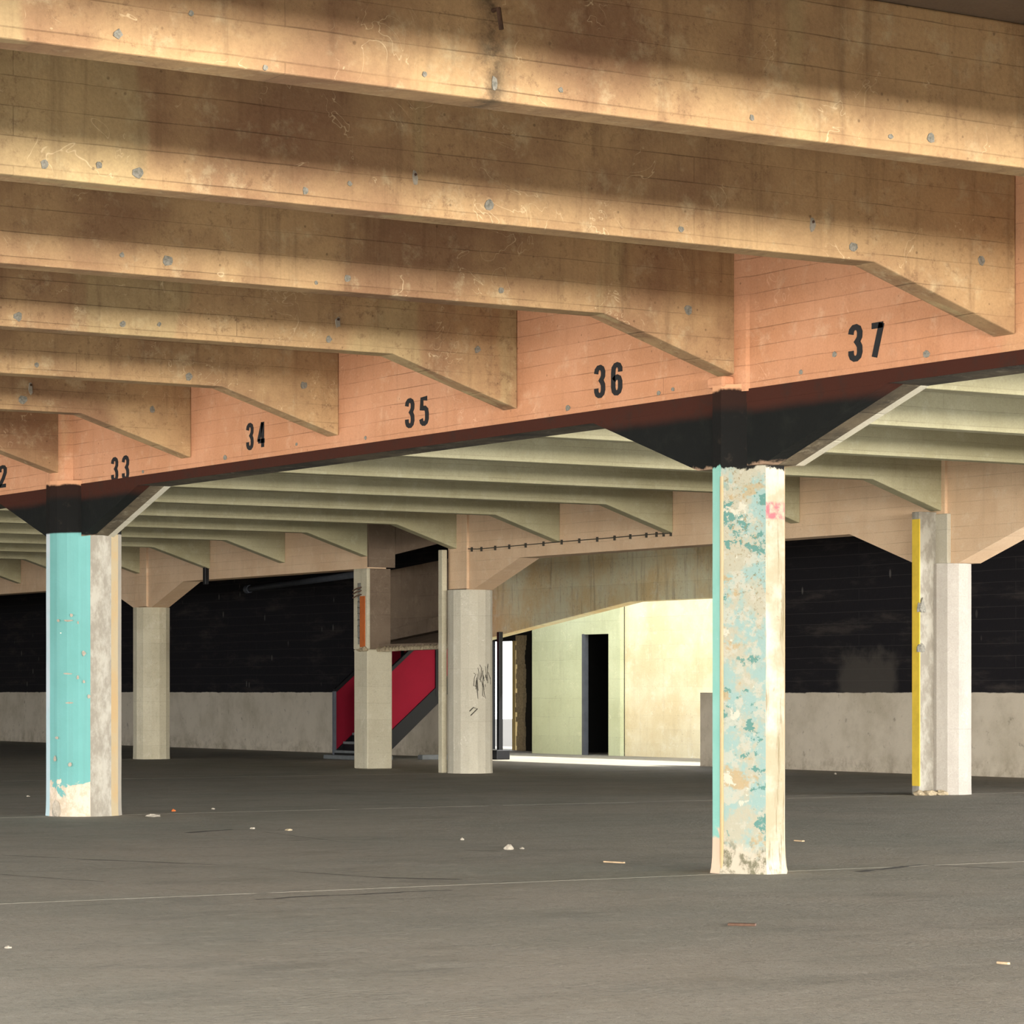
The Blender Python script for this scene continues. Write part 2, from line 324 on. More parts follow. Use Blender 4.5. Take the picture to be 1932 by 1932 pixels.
# ------------------------------------------------------------------ the setting: ground, floor slabs, ceiling, walls
struct(MB().box((-90, -90, -.5), (110, 140, -.16)).build('ground', 'ground'))
fl = MB().box((-14.5, -1, -.15), (26.5, 90, -.012)).build('floor', 'joint'); struct(fl)
jy = [-1, 5.6, 18.2, 30.6, 43.1, 55.6, 90]
for a, b in zip(jy[:-1], jy[1:]):
    MB().box((-14.5, a+.012, -.1), (26.5, b-.012, 0)).build('floor_slab', 'floor', fl)
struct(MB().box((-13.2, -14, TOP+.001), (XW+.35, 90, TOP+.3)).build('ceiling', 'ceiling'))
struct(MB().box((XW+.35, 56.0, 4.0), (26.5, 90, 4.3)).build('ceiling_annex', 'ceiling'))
wb = MB(); wb.box((XW, 52.45, 0), (XW+.3, 90, TOP)); struct(wb.build('wall_back', 'wall'))
wb = MB(); wb.box((XW, 27, 0), (XW+.3, 43.2, TOP)); wr = struct(wb.build('wall_right', 'wall'))
struct(MB().box((XW, 43.2, 0), (XW+.3, 44.66, 1.375)).build('wall_parapet', 'wall'))
struct(MB().box((-26, 80, 0), (XW, 80.3, TOP)).build('wall_end', 'wall'))
# pale wall with the doorway, and the recessed bright wall beside it
XA = 22.6
ya, yd0, yd1, yc_ = 56.0, 53.94, 52.95, 52.5
wa = MB(); wa.box((XA, yd0, 0), (XA+.1, ya, 4.0)); wa.box((XA, yc_, 0), (XA+.1, yd1, 4.0)); wa.box((XA, yd1, 2.65), (XA+.1, yd0, 4.0))
struct(wa.build('wall_annex', 'greenish'))
bl = MB(); bl.box((XA+.12, 40, 0), (XA+.4, yc_, 4.6)); struct(bl.build('wall_bright', 'bright'))
dk = MB(); dk.box((XA+2.6, 51.5, 0), (XA+2.8, ya+.3, 4.0)); dk.box((XA+.45, 51.5, 0), (XA+2.6, 51.7, 4)); dk.box((XA+.12, ya-.1, 0), (XA+2.6, ya+.1, 4)); dk.box((XA+.1, 51.5, 4.0), (XA+2.8, ya+.3, 4.15))
struct(dk.build('wall_store', 'black'))
MB().box((XA-.01, yd0-.05, 0), (XA+.11, yd0+.03, 2.66)).build('door_frame', 'greysteel', bpy.data.objects['wall_annex'])
# outer wall with the broken bright opening
XO = 24.0
oa = atX(908, 1300, XO).y; ob = atX(980, 1300, XO).y
ow = MB(); ow.box((XO, 56.1, 0), (XO+.4, ob-.0, 4.0)); ow.box((XO, oa, 0), (XO+.4, 75, 4.0)); ow.box((XO, ob, 2.6), (XO+.4, oa, 4.0))
owo = struct(ow.build('wall_outer', 'black'))  # near-black face paints in the dark void right of the jamb
jb = MB()
for i in range(24):
    z = i*.113; w = .16+.1*mnoise.noise(Vector((z*2.1, 3, 1)))
    jb.box((XO-.05-.06*random.random(), ob-w-.12, z), (XO+.4, ob+.05*random.random(), z+.12))
jo = jb.build('broken_jamb', 'rubble', owo)
fr = MB(); y0 = atX(960, 1300, XO).y
fr.box((XO+.15, y0-.05, 0), (XO+.3, y0+.09, 2.6)); fr.build('timber_jamb', 'yellowwood', owo)
# stained spandrel over the passage: inclined lower edge, then level
sp = MB(); A = atX(937, 1200, XW); B = atX(1190, 1135, XW)
poly = [(XW, 52.44, A.z-(52.45-A.y)*(B.z-A.z)/(A.y-B.y)), (XW, B.y, B.z), (XW, 43.21, B.z), (XW, 43.21, TOP-.002), (XW, 52.44, TOP-.002)]
spo = sp.prism(poly, (.3, 0, 0)).build('inclined_spandrel', 'stained', bevel=.01)
tag(spo, 'rust-stained pale concrete spandrel with sloping lower edge above the passage', 'spandrel')
# ------------------------------------------------------------------ joists
def joist(x0, x1, y, h0=True, h1=True, ztop=TOP, w=BJ):
    P = [(x0, y, ZH if h0 else ZJ)]
    if h0: P.append((x0+K, y, ZJ))
    if h1: P.append((x1-K, y, ZJ))
    P += [(x1, y, ZH if h1 else ZJ), (x1, y, ztop), (x0, y, ztop)]
    return MB().prism(P, (0, w, 0))
patch_px = {-1: [(222, 65, 9), (500, 128, 5), (800, 140, 5), (1057, 170, 6), (1418, 222, 6), (1680, 258, 6), (1755, 260, 11), (360, 25, 5)],
            0: [(84, 309, 9), (261, 326, 11), (576, 360, 7), (660, 347, 5), (922, 386, 10), (1284, 433, 7), (1610, 467, 10), (1852, 492, 10), (186, 312, 6)],
            1: [(316, 493, 10), (230, 481, 5), (655, 525, 7), (945, 548, 6), (1298, 585, 9), (596, 533, 4)],
            2: [(34, 597, 8), (231, 612, 6), (620, 640, 7), (900, 660, 7), (300, 612, 4)],
            3: [(69, 688, 5), (356, 710, 8), (573, 727, 7)], 4: [(43, 755, 8), (287, 772, 6)]}
plug_px = {-1: [], 0: [(782, 337, 5, 15), (1532, 425, 6, 15)], 2: [(637, 608, 5, 11)], 4: [(57, 732, 4, 11)]}
numw = {-3: 'the girder behind the two foremost joists', -2: 'the girder well before the number 38 bay'}
def patch(parent, p, r, name='cement_patch', mat='patch', rz=None, thick=.006):
    mb = MB(); n = 9; pts = []
    for k in range(n):
        t = 2*math.pi*k/n; q = r*(.75+.45*random.random())
        pts.append((p.x+q*math.cos(t), p.y, p.z+(rz or r)/r*q*math.sin(t)))
    mb.prism([(a, b-thick, c) for a, b, c in pts], (0, thick+.004, 0)); return mb.build(name, mat, parent)
jl = {-3: 'tan concrete joist two bays in front of the drip-stained joist', -2: 'tan concrete joist just in front of the drip-stained joist',
      -1: 'tan concrete ceiling joist with a dark rusty drip stain down its face', 0: 'tan concrete ceiling joist meeting the orange girder right of the number thirty-seven',
      1: 'tan concrete ceiling joist whose haunch lands between the painted thirty-six and thirty-seven', 2: 'tan concrete ceiling joist whose haunch lands between the painted thirty-five and thirty-six',
      3: 'tan concrete ceiling joist whose haunch lands between the painted thirty-four and thirty-five', 4: 'tan concrete ceiling joist whose haunch lands between the painted thirty-three and thirty-four',
      5: 'tan concrete ceiling joist whose haunch lands above the smooth teal column', 6: 'tan concrete ceiling joist beyond the number thirty-two'}
for i in range(-3, 7):
    y = Y0+S*i
    t = thing('ceiling_joist', (-6.2, y, ZJ), jl[i], 'joist', 'tan joists in front of the orange girder')
    joist(-X2+GW, 0, y).build('joist_body', 'joist', t, bevel=.012)
    for (px, py, r) in patch_px.get(i, []):
        p = atY(px, py, y); patch(t, p, r*p.y*1.15/F)
    for (px, py, r, rz) in plug_px.get(i, []):
        p = atY(px, py, y); k = p.y*1.15/F; o = patch(t, p, r*k, 'pale_plug', 'plaster', rz*k, .012)
        o = patch(t, Vector((p.x, p.y-.012, p.z+rz*k*.45)), r*k*.55, 'anchor_hole', 'rust')
    if i == -1:
        p = atY(930, 20, y); MB().tube([(p.x, y+.01, p.z), (p.x, y-.05, p.z), (p.x+.01, y-.06, p.z-.1)], .012).build('rusty_hook', 'rust', t)
        p = atY(932, 158, y); patch(t, p, .018, 'pale_plug', 'patch', .04)
for m in range(-7, 10):
    y = Y2+S*m
    od = ('first', 'second', 'third', 'fourth', 'fifth')
    lab = {-2: 'cream joist landing on the fin beside the yellow-edged white column', 2: 'cream joist landing on the fin of the fluted column beside the red stair',
           6: 'cream joist meeting the far girder above the dim column behind the teal column', 0: 'cream joist ending at the vertical clipped cable',
           1: 'cream joist between the cable end and the fluted column', -1: 'cream joist between the cable end and the yellow-edged fin', 3: 'cream joist landing on the broken pier'}
    if m in lab: lab = lab[m]
    elif m < -2: lab = od[-3-m]+' cream joist in front of the one on the yellow-edged fin'
    elif m > 6: lab = od[m-7]+' cream joist beyond the one at the dim column'
    else: lab = od[m-4]+' cream joist beyond the broken pier toward the dim column'
    t = thing('cream_joist', (6.5, y, ZJ), lab, 'joist', 'cream joists between the two girders')
    joist(GW, X2-(.0), y).build('joist_body', 'joist2', t, bevel=.012)
for m in (2, 3):
    y = Y2+S*m-.02
    x0 = X2+GW+.01 if m != 3 else X2+.56
    P = [(x0, y, ZH+.05), (x0+1.45, y, ZJ), (XW, y, ZJ), (XW, y, TOP), (x0, y, TOP)]
    o = MB().prism(P, (0, BJ+.02, 0)).build('rear_joist', 'raw', bevel=.012)
    tag(o, 'unpainted brown joist behind the broken pier' if m == 3 else 'unpainted brown joist hidden behind the fluted column', 'joist', 'brown joists behind the far girder')
# ------------------------------------------------------------------ front girder (orange, numbered)
YB, YA = 18.31, 30.8
G = thing('numbered_girder', (GW/2, 24, ZG), 'orange-brown concrete girder with black numbers 32 to 37 along its face', 'girder')
mb = MB(); ya_, yb_ = 2.0, 44.0
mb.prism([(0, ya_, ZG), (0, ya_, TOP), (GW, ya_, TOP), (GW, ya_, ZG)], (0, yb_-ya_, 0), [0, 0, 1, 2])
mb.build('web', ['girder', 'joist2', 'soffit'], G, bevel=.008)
MB().prism([(-.006, ya_, ZG-.002), (-.006, ya_, ZG+.10), (.002, ya_, ZG+.10), (.002, ya_, ZG-.002)], (0, yb_-ya_, 0)).build('painted_band', 'band', G)
for i, yc in enumerate((YB, YA)):
    for s in (-1, 1):
        a = .15
        prof = [(0, yc+s*a, ZG-.001), (0, yc+s*a, ZC), (0, yc+s*.42, ZC), (0, yc+s*1.885, ZG-.001)]
        mb = MB(); mb.prism([(x-.003, y, z) for x, y, z in prof], (.147, 0, 0), 0)
        mb.build('haunch', ['haunch_black'], G)
        mb = MB(); mb.prism([(x+.144, y, z) for x, y, z in prof], (.165, 0, 0), 0); mb.build('haunch_core', ['soffit'], G)
        mb = MB(); mb.prism([(x+.309, y, z) for x, y, z in prof], (GW-.309, 0, 0), 0); mb.build('haunch_edge', ['lightsoffit'], G)
for yc, w, p in ((18.2, .30, .035), (YA+.1, .60, .12)):
    mb = MB(); n = 8
    pl = [(-p*math.sin(math.pi*k/n)**.5 if 0 < k < n else 0.01, yc-w/2+w*k/n) for k in range(n+1)]
    mb.prism([(x, y, 3.70) for x, y in pl], (0, 0, TOP-3.70)).build('pilaster', 'girder', G)
DG = {'2': [[(.07, .72), (.07, .86), (.14, .94), (.25, .96), (.36, .94), (.43, .86), (.43, .68), (.30, .42), (.10, .14), (.08, .07), (.48, .07)]],
      '3': [[(.06, .76), (.09, .88), (.17, .95), (.28, .96), (.38, .91), (.43, .80), (.42, .66), (.36, .57), (.29, .53), (.36, .48), (.42, .38), (.43, .22), (.39, .10), (.30, .04), (.20, .04), (.11, .09), (.07, .18), (.07, .28)]],
      '4': [[(.37, .0), (.37, 1.)], [(.35, .97), (.06, .30), (.06, .24)], [(.02, .25), (.52, .25)]],
      '5': [[(.44, .94), (.12, .94), (.10, .56), (.20, .60), (.31, .60), (.40, .53), (.43, .40), (.43, .20), (.38, .09), (.28, .04), (.18, .05), (.10, .11), (.07, .22)]],
      '6': [[(.43, .72), (.43, .84), (.37, .93), (.27, .96), (.17, .94), (.09, .86), (.07, .70), (.07, .24), (.10, .12), (.18, .05), (.28, .04), (.38, .09), (.43, .20), (.43, .40), (.38, .52), (.28, .56), (.18, .54), (.10, .46)]],
      '7': [[(.03, .91), (.49, .91)], [(.43, .96), (.14, .0)]]}
def number(txt, yl, yr, z0, z1):
    mb = MB(); Hh = z1-z0; wd = (yl-yr)*.36; th = .11
    for d, ch in enumerate(txt):
        mb = MB()
        ys = yl-d*((yl-yr)-wd)
        for pl in DG[ch]:
            n = len(pl); L = []; R = []
            for i, (x, z) in enumerate(pl):
                a = pl[max(i-1, 0)]; b = pl[min(i+1, n-1)]; dx, dz = b[0]-a[0], b[1]-a[1]; l = math.hypot(dx, dz); nx, nz = -dz/l*th, dx/l*th*.8
                L.append((x+nx, z+nz)); R.append((x-nx, z-nz))
            f = lambda q, X: (X, ys-q[0]/.5*wd, z0+q[1]*Hh)
            for i in range(n-1):
                mb.prism([f(L[i], -.004), f(L[i+1], -.004), f(R[i+1], -.004), f(R[i], -.004)], (.005, 0, 0))
        mb.build('painted_digit', 'digit', G)['label'] = 'stencilled black digit '+ch+' of the number '+txt
for txt, a, b in (('37', (1603, 616), (1667, 672)), ('36', (1123, 690), (1173, 745)), ('35', (766, 752), (808, 803)), ('34', (466, 800), (499, 844)), ('33', (211, 866), (243, 903)), ('32', (-26, 885), (12, 918))):
    pa, pb = atX(*a, 0), atX(*b, 0); zc = (pa.z+pb.z)/2
    number(txt, pa.y, pb.y, zc-.125, zc+.125)
for px, py, r in ((1575, 668, 5), (1748, 668, 6), (1512, 702, 4), (1072, 770, 6), (1270, 735, 4), (425, 863, 6), (270, 890, 4), (560, 838, 4), (690, 826, 4), (1243, 742, 4)):
    p = atX(px, py, 0); r *= 21/F*1.2; mb = MB()
    mb.prism([(-.005, p.y+r*1.3*math.cos(k*.785)*(.7+.5*random.random()), p.z+r*math.sin(k*.785)*(.7+.5*random.random())) for k in range(8)], (.008, 0, 0)); mb.build('cement_patch', 'patch', G)
o = MB().box((-X2-GW, -14, ZG), (-X2, 60, TOP)).build('edge_girder', 'girder', bevel=.01); tag(o, 'orange-brown edge girder carrying the near ends of the tan joists', 'girder')
# ------------------------------------------------------------------ far girder (peach/cream), two lengths either side of the ramp gap
def girder2(y0, y1, label, cols, ends):
    g = thing('far_girder', (X2+GW/2, (y0+y1)/2, ZG), label, 'girder')
    MB().box((X2, y0, ZG), (X2+GW, y1, TOP)).build('web', 'girder2', g)
    for yc in cols:
        for s in (-1, 1):
            if (yc, s) in ends: continue
            MB().prism([(X2, yc+s*.2, ZG), (X2, yc+s*.2, ZC), (X2, yc+s*.42, ZC), (X2, yc+s*1.89, ZG)], (GW, 0, 0)).build('haunch', ['girder2'], g)
    return g
YC, YD, YE = 55.6, 43.05, 30.66
gA = girder2(22, 43.45, 'peach far girder between the fluted column and the yellow-edged white column', (YD, YE), {(YD, 1)})
gB = girder2(46.25, 79.9, 'dim far girder left of the broken pier, over the black wall', (YC,), set())
for g, yc, w in ((gA, YD, .6), (gA, YE, .42), (gB, YC, .55)):
    MB().box((X2-.045, yc-w/2+.02, ZC+.02), (X2+.02, yc+w/2+.02, TOP-.02)).build('pilaster', 'girder2', g, bevel=.006)
MB().box((X2+.0, 46.2, ZG+.02), (X2+.55, 46.25, TOP-.03)).build('cut_end', 'raw', gB)
# cable clipped along the far girder and up the joist
cab = thing('electrical_cable', (X2, 40, 3.7), 'thin dark clipped cable along the peach far girder', 'cable')
pts = [atX(x, y, X2-.012) for x, y in ((862, 1035), (900, 1036), (970, 1030), (1060, 1022), (1150, 1015), (1230, 1008), (1266, 1006))]
up = [Vector((X2-.012, pts[-1].y, z)) for z in (3.9, 4.2, 4.5)]
MB().tube(pts+up, .008, 6).build('cable_run', 'cable', cab)
for i in range(17):
    t = i/16; k = t*(len(pts)-1); a = min(int(k), len(pts)-2); p = pts[a].lerp(pts[a+1], k-a)
    MB().box((X2-.03, p.y-.012, p.z-.045), (X2, p.y+.012, p.z+.03)).build('clip', 'cable', cab)
# ------------------------------------------------------------------ columns
def oct_poly(xc, yc, ax, ay, cx, cy):
    return [(xc-ax, yc+cy), (xc-ax, yc-cy), (xc-cx, yc-ay), (xc+cx, yc-ay), (xc+ax, yc-cy), (xc+ax, yc+cy), (xc+cx, yc+ay), (xc-cx, yc+ay)]
def shaft(name, poly, z0, z1, mats, idx, parent, flare=.05, nz=24, wob=.006, bevel=0.):
    # subdivided prism whose foot flares out unevenly
    n = len(poly); mb = MB(); xc = sum(p[0] for p in poly)/n; yc = sum(p[1] for p in poly)/n
    zs = [z0+(z1-z0)*(k/nz)**1.4 for k in range(nz+1)]
    for k, z in enumerate(zs):
        for x, y in poly:
            f = 1+flare*math.exp(-(z-z0)/.07); d = mnoise.noise(Vector((x*3, y*3, z*2.2)))*wob
            mb.v.append((xc+(x-xc)*f+d, yc+(y-yc)*f+d, z))
    for k in range(nz):
        for i in range(n):
            j = (i+1) % n; mb.f.append([k*n+i, k*n+j, (k+1)*n+j, (k+1)*n+i]); mb.mi.append(idx[i])
    mb.f.append([i for i in range(n-1, -1, -1)]); mb.mi.append(idx[0]); mb.f.append([nz*n+i for i in range(n)]); mb.mi.append(idx[0])
    return mb.build(name, mats, parent, bevel=bevel)
# column B: octagonal, peeling teal
c = thing('octagonal_column', (GW/2, YB, 0), 'octagonal column with blotchy peeling teal and cream paint under a black top', 'column')
xb = .18
P = oct_poly(xb, YB, .31, .33, .09, .055)
mats = [colpaint('b_strip', 'tealstrip', 3.12), colpaint('b_blotch', 'blotch', 3.10), colpaint('b_white', 'white', 3.10), colpaint('b_tan', 'tan', 3.14)]
shaft('shaft', P, 0, ZH-.07, mats, [0, 1, 2, 3, 3, 3, 0, 0], c, flare=.07)
e = P[1]; MB().tube([(e[0]+.006, e[1]-.002, z) for z in (0, .9, 1.8, 2.7, 3.05)], .016, 8).build('edge_bead', colpaint('b_bead', 'yellowish', 3.12), c)['label'] = 'worn cream corner bead'
MB().box((xb-.315, YB-.085, ZH-.09), (xb, YB+.13, ZH-.002)).build('joist_seat', 'girder', c, bevel=.02)
# column A: round, smooth teal
c = thing('round_teal_column', (GW/2, YA, 0), 'round column with smooth teal paint and a bare mottled strip', 'column')
n = 20; P = []; idx = []
ra = .425; xa, yA = .195, 30.75
am = [colpaint('a_teal', 'teal', 3.17), colpaint('a_mottle', 'mottle', 3.17), colpaint('a_yellow', 'yellowish', 3.17), colpaint('a_grey', 'plain', 3.17), colpaint('a_lavender', 'lavender', 3.17)]
for k in range(n):
    t = 2*math.pi*k/n+math.radians(3.6); P.append((xa+ra*math.cos(t), yA+ra*math.sin(t)))
def pxof(x, y):
    X = x-CAMX; return CXP+F*(X*math.cos(TH)-y*math.sin(TH))/(X*math.sin(TH)+y*math.cos(TH))
for k in range(n):     # paint limits are fixed directions round the shaft
    a = (math.degrees(2*math.pi*(k+.5)/n)+3.6) % 360
    idx.append(4 if 120 < a < 184 else 0 if 184 <= a < 255 else 1 if 255 <= a < 291 else 2 if 291 <= a < 309 else 3)
shaft('shaft', P, 0, ZH-.07, am, idx, c, flare=.02, wob=.003)
ch = rock('base_chip', (xa-.40, yA-.16, 0), (.05, .05, .14), 'plaster', 3, c)
# far columns: board-marked rounds
def fluted(name, yc, r, label, n, mat, xo=0., z=ZC):
    c = thing(name, (X2+GW/2+xo, yc, 0), label, 'column')
    P = []
    for k in range(n):
        t = 2*math.pi*(k+.5)/n; q = r
        P.append((X2+GW/2+xo+q*math.cos(t), yc+q*math.sin(t)))
    shaft('shaft', P, 0, z, [mat], [0]*n, c, flare=.015, wob=.004, nz=16)
    return c
cC = fluted('fluted_column', YC, .385, 'dim pale fluted column in front of the black wall, behind the teal column', 14, 'cream')
cD = fluted('fluted_column', YD, .385, 'cream fluted column with scribbled pencil marks beside the red stair', 16, 'white')
M['whiteE'] = concrete('pinkish_white_paint', (.42, .385, .335), (.37, .335, .29), (.47, .44, .39), 'Y', row=.9, line=.25, grime=.15, speck=.3)
cE = fluted('fluted_column', YE, .30, 'bright white column beside a yellow-edged fin', 12, 'whiteE')
# fins carrying the joists beside D and E
f = thing('wall_fin', (X2-.2, YD+.3, 0), 'narrow cream wall fin with a crack beside the cream fluted column', 'fin')
xl = atY(834, 1300, YD+.25).x; xr = X2-.11
MB().box((xl, YD+.25, 0), (xr, YD+.38, ZH+.0)).build('fin_body', 'cream', f, bevel=.012)
f2 = thing('wall_fin', (X2-.3, YE+.1, 0), 'narrow fin with a yellow painted edge and broken mottled concrete', 'fin')
fm = colpaint('fin_mottle', 'mottle', 9.)
yF = YE-.02; x0 = atY(1734, 1300, yF).x; x2 = X2-.04
o = MB().box((x0+.002, yF, 0), (x2, yF+.15, ZH)).build('fin_body', fm, f2, bevel=.008)
M['yellow'] = flat('yellow_paint', (.72, .50, .05), .6, .35, 4)
MB().box((x0-.004, yF-.012, .12), (x0+.01, yF+.14, ZH-.1)).build('yellow_edge', 'yellow', f2)
for px, py, w, h in ((1738, 1150, .07, .14), (1737, 1226, .07, .09)):
    p = atY(px, py, yF); rock('cement_blob', (p.x, yF+.0, p.z-.03), (w, .04, h), 'patch', px, f2)
for i in range(6): rock('foot_rubble', (x0-.1+.12*i, yF-.12-.05*(i % 2), 0), (.09, .07, .05), 'rubble', i+40, f2)
MB().box((X2-.06, 30.40, ZC-.0), (X2+.05, 30.82, 3.80)).build('white_pilaster', 'white', cE, bevel=.01)
# pencil scribbles on column D
def onround(px, py, xc, yc, r):
    d = ray(px, py); ox, oy = CAMX-xc, -yc
    a = d.x**2+d.y**2; b = 2*(ox*d.x+oy*d.y); q = ox*ox+oy*oy-r*r; k = (-b-math.sqrt(max(0, b*b-4*a*q)))/(2*a)
    return Vector((CAMX+d.x*k, d.y*k, CAMH+d.z*k))
mb = MB()
for i in range(13):
    x = 895+i*2.3; p = [onround(x+random.uniform(-3, 3), 1268+36*random.random()+8*j*math.sin(i), X2+GW/2, YD, .388) for j in range(4)]
    mb.tube(p, .004, 4)
mb.tube([onround(x, y, X2+GW/2, YD, .388) for x, y in ((886, 1342), (893, 1335), (901, 1337), (888, 1350))], .008, 4)
mb.build('scribble', 'cable', cD)
# ------------------------------------------------------------------ broken pier and ramp stub
p = thing('broken_pier', (X2+.28, 46.5, 0), 'broken concrete pier with an orange clay strip, cream below and bare brown above', 'pier')
px0, px1, py0, py1 = X2, X2+.52, 46.25, 46.74
MB().box((px0, py0, 0), (px1, py1, 2.16)).build('lower_shaft', 'cream', p, bevel=.02)
MB().prism([(px0+.02, py0+.02, 2.16), (px1-.02, py0+.02, 2.16), (px1-.02, py1-.02, 2.16), (px0+.02, py1-.02, 2.16)], (0, 0, ZG-2.16)).build('upper_shaft', 'raw', p, bevel=.012)
MB().box((px0-.01, py0+.0, 2.16), (px0+.06, py1, ZG)).build('cream_facing', 'cream', p, bevel=.012)
a = atX(681, 1122, px0).y; b = atX(690, 1212, px0).y
MB().box((px0-.025, b, 2.2), (px0+.03, a, 3.12)).build('clay_strip', 'orange_brick', p)['label'] = 'exposed orange clay strip'
for i, z in enumerate((3.13, 3.2, 3.26)): MB().tube([(px0+.02, a-.06, z+.03), (px0-.07, a+.02, z), (px0-.1, a+.12, z-.04)], .012, 6).build('rebar', 'rust', p)
mb = MB()
for i in range(10):
    z = 2.25+i*.11; mb.box((px0-.018, a-.02+.05*random.random(), z), (px0+.02, a+.09+.06*mnoise.noise(Vector((z*3, 0, 0))), z+.12))
mb.build('broken_edge', 'patch', p)
for i in range(5): rock('break_lump', (px0-.02+.02*i, b+.1*i, 2.12), (.05, .07, .07), 'rubble', i+11, p)
r = thing('ramp_stub', (13.8, 46, 2.2), 'broken-off brown concrete ramp with parapet between the pier and the fluted column', 'ramp')
xw = 14.6
w0 = atX(735, 1076, xw); w1 = atX(825, 1058, xw); l0 = atX(735, 1188, xw-.2); l1 = atX(819, 1164, xw-.2); s0 = atX(750, 1205, xw-.2); s1 = atX(822, 1190, xw-.2)
def ext(a, b, y): t = (y-a.y)/(b.y-a.y); return a.z+(b.z-a.z)*t
ye0, ye1 = 49.1, 45.4
MB().prism([(xw, ye0, ext(l0, l1, ye0)-.3), (xw, ye1, ext(l0, l1, ye1)-.3), (xw, ye1, ext(w0, w1, ye1)), (xw, ye0, ext(w0, w1, ye0))], (.2, 0, 0)).build('parapet', 'raw', r, bevel=.01)
MB().prism([(xw-.2, ye0, ext(s0, s1, ye0)), (xw-.2, ye1, ext(s0, s1, ye1)), (xw-.2, ye1, ext(l0, l1, ye1)), (xw-.2, ye0, ext(l0, l1, ye0))], (.2, 0, 0)).build('kerb', 'raw', r, bevel=.01)
mb = MB(); T = [(13.0, 46.3, 2.25), (13.0, 43.7, 2.25), (xw, ye1, ext(s0, s1, ye1)), (xw, ye0, ext(s0, s1, ye0)), (13.3, 46.75, 2.25)]
mb.prism(T, (0, 0, -.12)).build('slab', 'raw', r)
for i in range(26):
    t = i/25; y = 46.45-t*2.75
    rock('broken_edge', (12.98+.03*mnoise.noise(Vector((t*9, 0, 0))), y, 2.11+.04*t), (.06, .075, .07), 'rubble', i+60, r, sub=1)
# ------------------------------------------------------------------ stair with red balustrades
st = thing('staircase', (16.1, 52.8, 0), 'steel stair with red balustrade panels and black handrails behind the broken pier', 'stair')
TP = .83; xs0, xs1 = 16.1, 19.0; RN = .217
for y in (52.1, 53.5):
    MB().prism([(xs0+.03, y, 1.36), (xs0+.03, y, .18), (xs1, y, .18+TP*(xs1-xs0-.03)), (xs1, y, 1.36+TP*(xs1-xs0-.03))], (0, .02, 0)).build('red_panel', 'red', st)
    MB().prism([(xs0, y-.03, 1.35), (xs1, y-.03, 1.35+TP*(xs1-xs0)), (xs1, y-.03, 1.44+TP*(xs1-xs0)), (xs0, y-.03, 1.44)], (0, .07, 0)).build('handrail', 'steel', st)
    MB().prism([(xs0, y-.03, -.0), (xs0+.3, y-.03, .0), (xs1, y-.03, .03+TP*(xs1-xs0)-.22), (xs1, y-.03, .15+TP*(xs1-xs0)), (xs0, y-.03, .15)], (0, .06, 0)).build('stringer', 'steel', st)
    for x in (xs0, 17.72):
        z = TP*(x-xs0); MB().box((x-.03, y-.035, max(0, z-.05)), (x+.03, y+.03, z+1.4)).build('post', 'greysteel' if x < 17 else 'steel', st)
for i in range(13):
    x = xs0-.02+i*RN; z = .18*(i+1)
    MB().box((x, 52.13, z-.05), (x+RN+.03, 53.48, z)).build('tread', 'slab_grey', st)
    MB().box((x, 52.13, z-.18), (x+.012, 53.48, z-.05)).build('riser', 'steel', st)
o = MB().box((15.95, 51.95, 0), (16.6, 53.7, .09)).build('plinth', 'slab_grey', st, bevel=.015)
o = MB().box((17.2, 51.78, 0), (18.95, 51.98, .1)).build('kerb', 'slab_grey', bevel=.015); tag(o, 'pale kerb strip on the floor beside the red stair', 'kerb')
# steel post in the passage
sp_ = thing('steel_post', tuple(atZ(943, 1433)), 'slim black steel post with a base block at the passage opening', 'post')
q = atZ(943, 1433); ex = .048
MB().box((q.x-ex, q.y-ex, .05), (q.x+ex, q.y+ex, 2.62)).build('shaft', 'steel', sp_, bevel=.01)
MB().box((q.x-.16, q.y-.14, 0), (q.x+.16, q.y+.14, .2)).build('base_block', 'steel', sp_, bevel=.015)
# pipe high on the black wall, stub pipe under the far girder
a, b = atX(465, 1112, XW-.1), atX(700, 1080, XW-.1)
pp = thing('wall_pipe', tuple(a), 'pale grey pipe running high along the black wall', 'pipe')
MB().tube([a, b], .075, 12).build('pipe_run', 'greysteel', pp, smooth=True)
MB().tube([a, a+(b-a)*.03], .095, 12).build('pipe_cap', 'greysteel', pp)
q = atX(388, 1086, X2-.05)
pp = thing('drop_pipe', (q.x, q.y, 3.6), 'short dark vertical pipe stub on the far girder', 'pipe')
MB().box((q.x-.04, q.y-.05, 3.52), (q.x+.05, q.y+.05, 3.86)).build('pipe_body', 'steel', pp, bevel=.01)
# ------------------------------------------------------------------ debris on the floor
deb = [((290, 1541), (.13, .07, .035), 'plaster', 'flat pale plaster lump on the floor beside the teal column'),
       ((960, 1603), (.06, .05, .05), 'plaster', 'small heap of white plaster on the open floor before the girder line'),
       ((985, 1602), (.03, .03, .02), 'plaster', 'tiny white crumb beside the white plaster heap'),
       ((545, 1567), (.06, .03, .02), 'rubble', 'thin pale flake lying on the floor crack'),
       ((476, 1564), (.04, .03, .02), 'plaster', 'small pale flake near the floor crack'),
       ((327, 1531), (.035, .03, .03), 'orange_brick', 'orange brick crumb on the floor joint'),
       ((402, 1527), (.03, .03, .02), 'plaster', 'white crumb on the floor joint'),
       ((872, 1585), (.025, .025, .025), 'plaster', 'white pebble on the open floor'),
       ((15, 1789), (.03, .02, .012), 'plaster', 'little white flake on the bare floor near the first joint'),
       ((1576, 1461), (.03, .03, .03), 'plaster', 'white crumb on the dark floor before the black wall'),
       ((53, 1503), (.03, .03, .02), 'plaster', 'white crumb on the floor left of the teal column')]
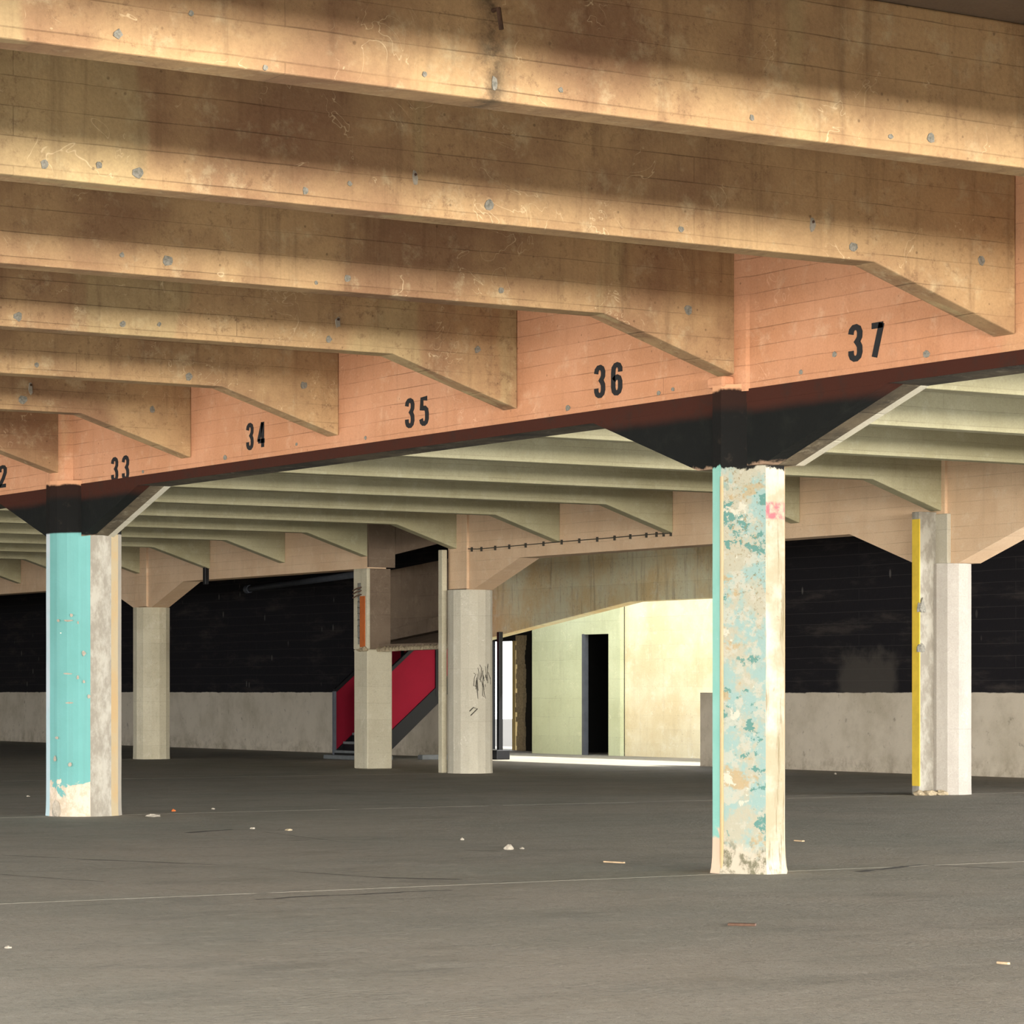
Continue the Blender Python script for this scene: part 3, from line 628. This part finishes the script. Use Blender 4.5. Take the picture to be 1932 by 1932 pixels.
for i, (pp_, r3, mt, lb) in enumerate(deb):
    tag(rock('floor_crumb', tuple(atZ(*pp_)), tuple(v*.72 for v in r3), mt, i+100), lb, 'debris', 'crumbs on the floor')
def stick(px0, px1, w, mat, label, h=.012):
    a, b = atZ(*px0), atZ(*px1); d = (b-a).normalized(); s = Vector((-d.y, d.x, 0))*w
    o = MB().prism([a+s, b+s*.7, b-s, a-s*.8], (0, 0, h)).build('wood_splinter', mat, bevel=.002); tag(o, label, 'splinter', 'splinters on the floor')
stick((1882, 1818), (1904, 1820), .012, 'wood', 'short pale wood splinter on the bare foreground floor')
stick((1140, 1627), (1178, 1629), .015, 'wood', 'thin light stick before the blotchy octagonal column')
stick((1374, 1746), (1426, 1747), .03, 'rust', 'dark sliver lying on the open floor in front of the blotchy column', .015)
stick((1500, 1587), (1516, 1588), .02, 'wood', 'small tan chip on the floor between the two columns')

# hairline cracks in the floor slabs
M['crack'] = flat('crack_line', (.075, .068, .055), .95, .5, 5); M['ridge'] = flat('pale_crack_edge', (.33, .31, .26), .95, .6, 4)
def crack(pxs, mat, w, yo=0):
    base = [atZ(*q) for q in pxs]; P = []
    for a, b in zip(base[:-1], base[1:]):
        m = max(3, int((b-a).length/.12))
        for i in range(m): P.append(a.lerp(b, i/m))
    P = [p+Vector((0, .07*mnoise.noise(p*2.1)+.03*mnoise.noise(p*7), 0)) for p in P]
    mb = MB()
    for i in range(len(P)-1):
        k = 2.6*w*(.4+abs(mnoise.noise(P[i]*1.3))*1.8); a, b = P[i], P[i+1]
        mb.v += [(a.x, a.y-k, .0012), (b.x, b.y-k, .0012), (b.x, b.y+k, .0012), (a.x, a.y+k, .0012)]; n0 = len(mb.v)-4; mb.f.append([n0, n0+1, n0+2, n0+3]); mb.mi.append(0)
    mb.build('floor_crack', mat, fl)
for pxs, mat, w in (([(350, 1571), (440, 1565), (500, 1570), (570, 1579), (640, 1588), (705, 1592)], 'crack', .03), ([(0, 1613), (150, 1621), (400, 1631), (560, 1645), (720, 1656), (900, 1660)], 'crack', .022),
                    ([(0, 1650), (200, 1664), (380, 1684)], 'crack', .02), ([(880, 1604), (940, 1606), (1100, 1622), (1330, 1641)], 'crack', .02), ([(1620, 1645), (1740, 1632), (1932, 1640)], 'crack', .022),
                    ([(340, 1694), (430, 1689), (470, 1688), (560, 1678), (620, 1680)], 'ridge', .02), ([(1060, 1519), (1200, 1514), (1340, 1508), (1500, 1501), (1640, 1494), (1710, 1492)], 'ridge', .035),
                    ([(640, 1527), (760, 1526), (860, 1524), (960, 1519)], 'ridge', .035), ([(480, 1697), (620, 1690), (880, 1678)], 'crack', .012)): crack(pxs, mat, w)
# little bare chips in the teal paint
tc = bpy.data.objects['round_teal_column']
for px, py, w, h in ((110, 1171, 3, 3), (128, 1171, 9, 2), (135, 1161, 3, 4), (147, 1175, 2, 3), (127, 1271, 9, 1.5), (130, 1326, 9, 2), (158, 1233, 4, 5), (147, 1278, 3, 4), (158, 1286, 3, 3), (107, 1392, 3, 3), (104, 1432, 3, 6), (132, 1442, 4, 4), (168, 1314, 3, 4)):
    mb = MB(); pts = []
    for k in range(8):
        t = k*math.pi/4; q = .7+.5*random.random(); pts.append(onround(px+w*q*math.cos(t), py+h*q*math.sin(t), xa, yA, ra+.002))
    d = Vector((CAMX, 0, 0))-Vector((pts[0].x, pts[0].y, 0)); mb.prism(pts, d.normalized()*.006); mb.build('bare_chip', 'plaster', tc)
